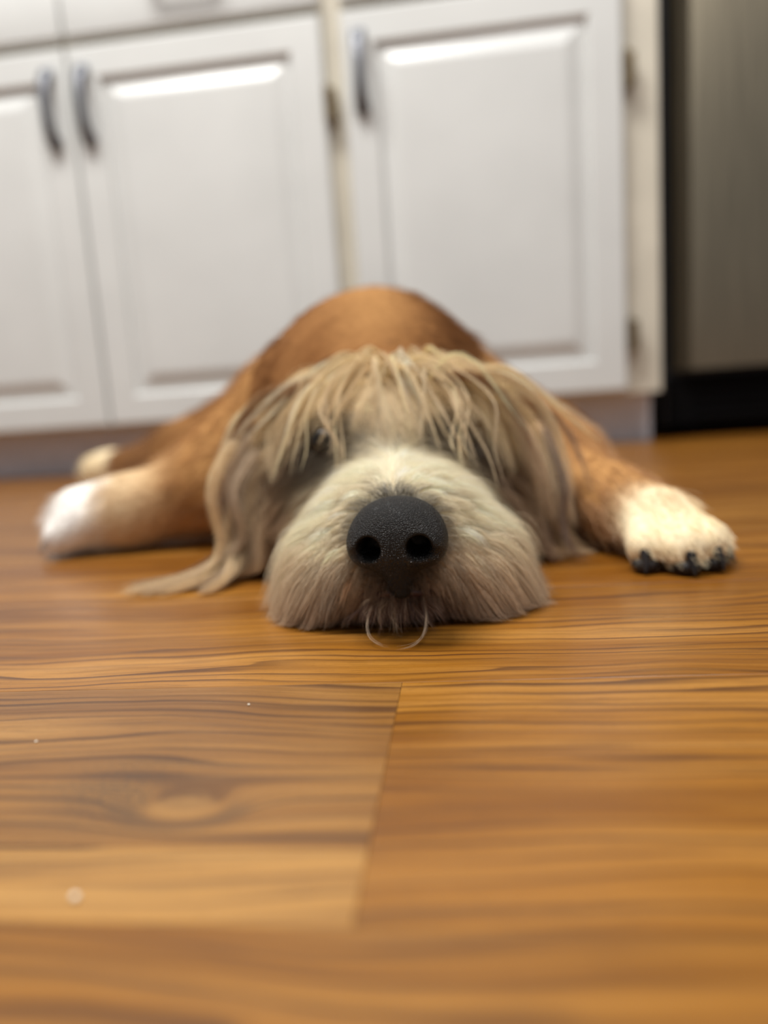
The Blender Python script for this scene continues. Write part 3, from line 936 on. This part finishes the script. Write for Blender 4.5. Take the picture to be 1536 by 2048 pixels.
# long hair parted on the crown, swept over both sides of the skull
for i in range(200):
    sgn = -1 if rng.random() < 0.5 else 1
    y0 = rng.uniform(0.425, 0.480); x0 = -0.046 + sgn * abs(rng.normal()) * 0.016
    z0 = drop(x0, y0)
    if z0 is None: continue
    L = rng.uniform(0.055, 0.095); fwdy = rng.uniform(-0.28, 0.15)
    hgt = rng.uniform(0.003, 0.012)
    path = [(x0, y0, z0 - 0.001)]
    for t in (0.25, 0.5, 0.75, 1.0):
        path.append((x0 + sgn * L * 0.85 * math.sin(t * 1.35), y0 + fwdy * L * t + rng.normal() * 0.003, z0 + hgt * math.sin(t * 3.1) - 0.060 * t ** 2.2 + rng.normal() * 0.002))
    path = lay(path, np.array([-1, 0.004, 0.005, 0.005, 0.004]) + rng.uniform(0, 0.005))
    fine_path = np.array([path[k] + (path[k + 1] - path[k]) * f for k in range(4) for f in (0, 0.25, 0.5, 0.75)])
    veil = min(np.linalg.norm((fine_path - np.array(e))[:, [0, 2]] * np.array([1, 1.2]), axis=1).min() for e in EYES)
    if veil < 0.019 and rng.random() < 0.85: continue
    colr = C['blond'] if rng.random() < 0.55 else (C['beige'] if rng.random() < 0.6 else C['tan'])
    specs.append((path, int(rng.integers(40, 90)), 0.0022, colr, 0.3))
# loose wisps falling forward between and over the eyes
for i in range(60):
    u = np.clip(rng.normal() * 0.55, -1, 1)
    x0 = -0.044 + 0.042 * u; y0 = rng.uniform(0.412, 0.465)
    z0 = drop(x0, y0)
    if z0 is None: continue
    fan = 0.9 * u + rng.normal() * 0.55
    L = rng.uniform(0.040, 0.085); hgt = rng.uniform(0.005, 0.020)
    dx, dy = math.sin(fan), -abs(math.cos(fan)) * 0.75
    bend = rng.normal() * 0.016
    path = [(x0, y0, z0 - 0.001)]
    for t in (0.25, 0.5, 0.78, 1.0):
        path.append((x0 + dx * L * t + bend * t * t, y0 + dy * L * (t - 0.15 * t * t), z0 + hgt * math.sin(min(t * 1.5, 1) * 2.6) - (0.020 + 0.55 * L * 0.6) * t ** 2.4))
    path = lay(path, np.array([-1, 0.005, 0.007, 0.006, 0.004]) + rng.uniform(0, 0.004))
    colr = C['blond'] if rng.random() < 0.5 else (C['pale'] if rng.random() < 0.6 else C['beige'])
    specs.append((path, int(rng.integers(14, 48)), rng.uniform(0.0007, 0.0015), colr, 0.15))
# thin strands hanging across the dark hollows of the eyes
for e in EYES:
    for i in range(9):
        sgn = -1 if e[0] < -0.042 else 1
        x0 = e[0] - sgn * rng.uniform(0.0, 0.034); y0 = rng.uniform(0.420, 0.445)
        z0 = drop(x0, y0)
        if z0 is None: continue
        ex = e[0] + sgn * rng.uniform(-0.014, 0.032); ez = e[2] - rng.uniform(0.004, 0.026)
        bow = rng.uniform(0.002, 0.012); sway = sgn * rng.uniform(-0.004, 0.016)
        path = [(x0, y0, z0 - 0.001), (x0 * 0.75 + ex * 0.25 + 0.5 * sway, y0 - 0.016, z0 + bow), (x0 * 0.4 + ex * 0.6 + sway, 0.392 + rng.normal() * 0.004, e[2] + 0.016 + bow), (ex * 0.9 + x0 * 0.1, 0.380, e[2] * 0.6 + ez * 0.4 + 0.004), (ex, 0.376 + rng.normal() * 0.004, ez)]
        path = lay(path, np.array([-1, 0.004, 0.004, 0.003, 0.002]))
        specs.append((path, int(rng.integers(5, 22)), rng.uniform(0.0004, 0.0011), C['beige'] if rng.random() < 0.6 else C['blond'], 0.35))
lock_set('fringe', specs, 0.000075, 'long blond locks falling over the eyes')

specs = []
# tassel of the ear lying out on the floor
for i in range(16):
    a = rng.uniform(0, 1)
    x0, y0, z0 = -0.126 + rng.normal() * 0.006, 0.440 + rng.normal() * 0.012, rng.uniform(0.050, 0.088)
    ex, ey = -0.140 - 0.062 * a, 0.372 + 0.018 * rng.random() + 0.004 * a
    specs.append(([(x0, y0, z0), (x0 - 0.012, y0 - 0.014, z0 * 0.62 + 0.006), (x0 - 0.010, y0 * 0.6 + ey * 0.4, 0.024), (x0 * 0.5 + ex * 0.5, y0 * 0.25 + ey * 0.75, 0.0075), (ex * 0.9 + x0 * 0.1, ey, 0.0035), (ex, ey, 0.002)],
                  60, 0.0024, (C['beige'], C['tan'], C['grey'] * 0.85)[int(rng.integers(0, 3))]))
for i in range(10):
    x0, y0 = 0.040 + rng.normal() * 0.006, 0.45 + rng.normal() * 0.014
    specs.append(([(x0 - 0.004, y0, rng.uniform(0.05, 0.08)), (x0 + 0.006, y0 - 0.006, 0.044), (x0 + 0.004, y0 - 0.010, 0.026), (x0 + 0.006, y0 - 0.018, 0.010), (x0 + 0.010 + 0.006 * rng.random(), y0 - 0.024, 0.002)], 60, 0.0022, C['brown']))
lock_set('ear_tassel', specs, 0.00009)

specs = []
for i in range(46):
    x0 = -0.0315 + rng.normal() * 0.0075
    f = rng.uniform(0.25, 1.0); k = 0.5 * (x0 + 0.0315) + rng.normal() * 0.003; zr = rng.uniform(0.0125, 0.0185)
    specs.append(([(x0, 0.304 + rng.normal() * 0.003, zr), (x0 + 0.3 * k, 0.298 - 0.003 * f, zr - 0.002), (x0 + 0.8 * k, 0.295 - 0.006 * f, zr - 0.007 * f), (x0 + k + rng.normal() * 0.0012, 0.295 - 0.006 * f, max(0.0018, zr - 0.0145 * f))],
                  7, 0.0013, (C['grey'] * 0.8, C['taupe'], C['lip'], C['taupe'], C['grey'])[int(rng.integers(0, 5))], 0.5))
specs.append(([(-0.043, 0.300, 0.014), (-0.0445, 0.289, 0.0085), (-0.043, 0.283, 0.0040), (-0.038, 0.279, 0.0018), (-0.034, 0.277, 0.0014)], 6, 0.0005, C['grey']))
specs.append(([(-0.020, 0.300, 0.015), (-0.0185, 0.289, 0.0090), (-0.020, 0.282, 0.0042), (-0.024, 0.277, 0.0018), (-0.030, 0.273, 0.0013)], 11, 0.0006, C['grey']))
lock_set('beard', specs, 0.000045, 'grey-white chin tuft with two long curling hairs')

# ------------------------------------------------------------------ crumbs on the floor
def crumb(x, y, r, label):
    bm = bmesh.new()
    bmesh.ops.create_icosphere(bm, subdivisions=2, radius=r, matrix=Matrix.Translation((x, y, r * 0.55)))
    for v in bm.verts:
        v.co.z = max(0.0001, r * 0.55 + (v.co.z - r * 0.55) * 0.6)
        v.co.x += random.uniform(-0.2, 0.2) * r; v.co.y += random.uniform(-0.2, 0.2) * r
    o = bm_object('crumb', bm, M_crumb, None, True)
    tag(o, label, 'crumb', 'crumbs on the floor')
crumb(-0.078, 0.226, 0.00045, 'tiny white crumb on the floor closest to the dog')
crumb(-0.141, 0.201, 0.00045, 'tiny white crumb near the dark knot in the floor board')
crumb(-0.087, 0.129, 0.0010, 'pale crumb on the narrow light strip of floor')
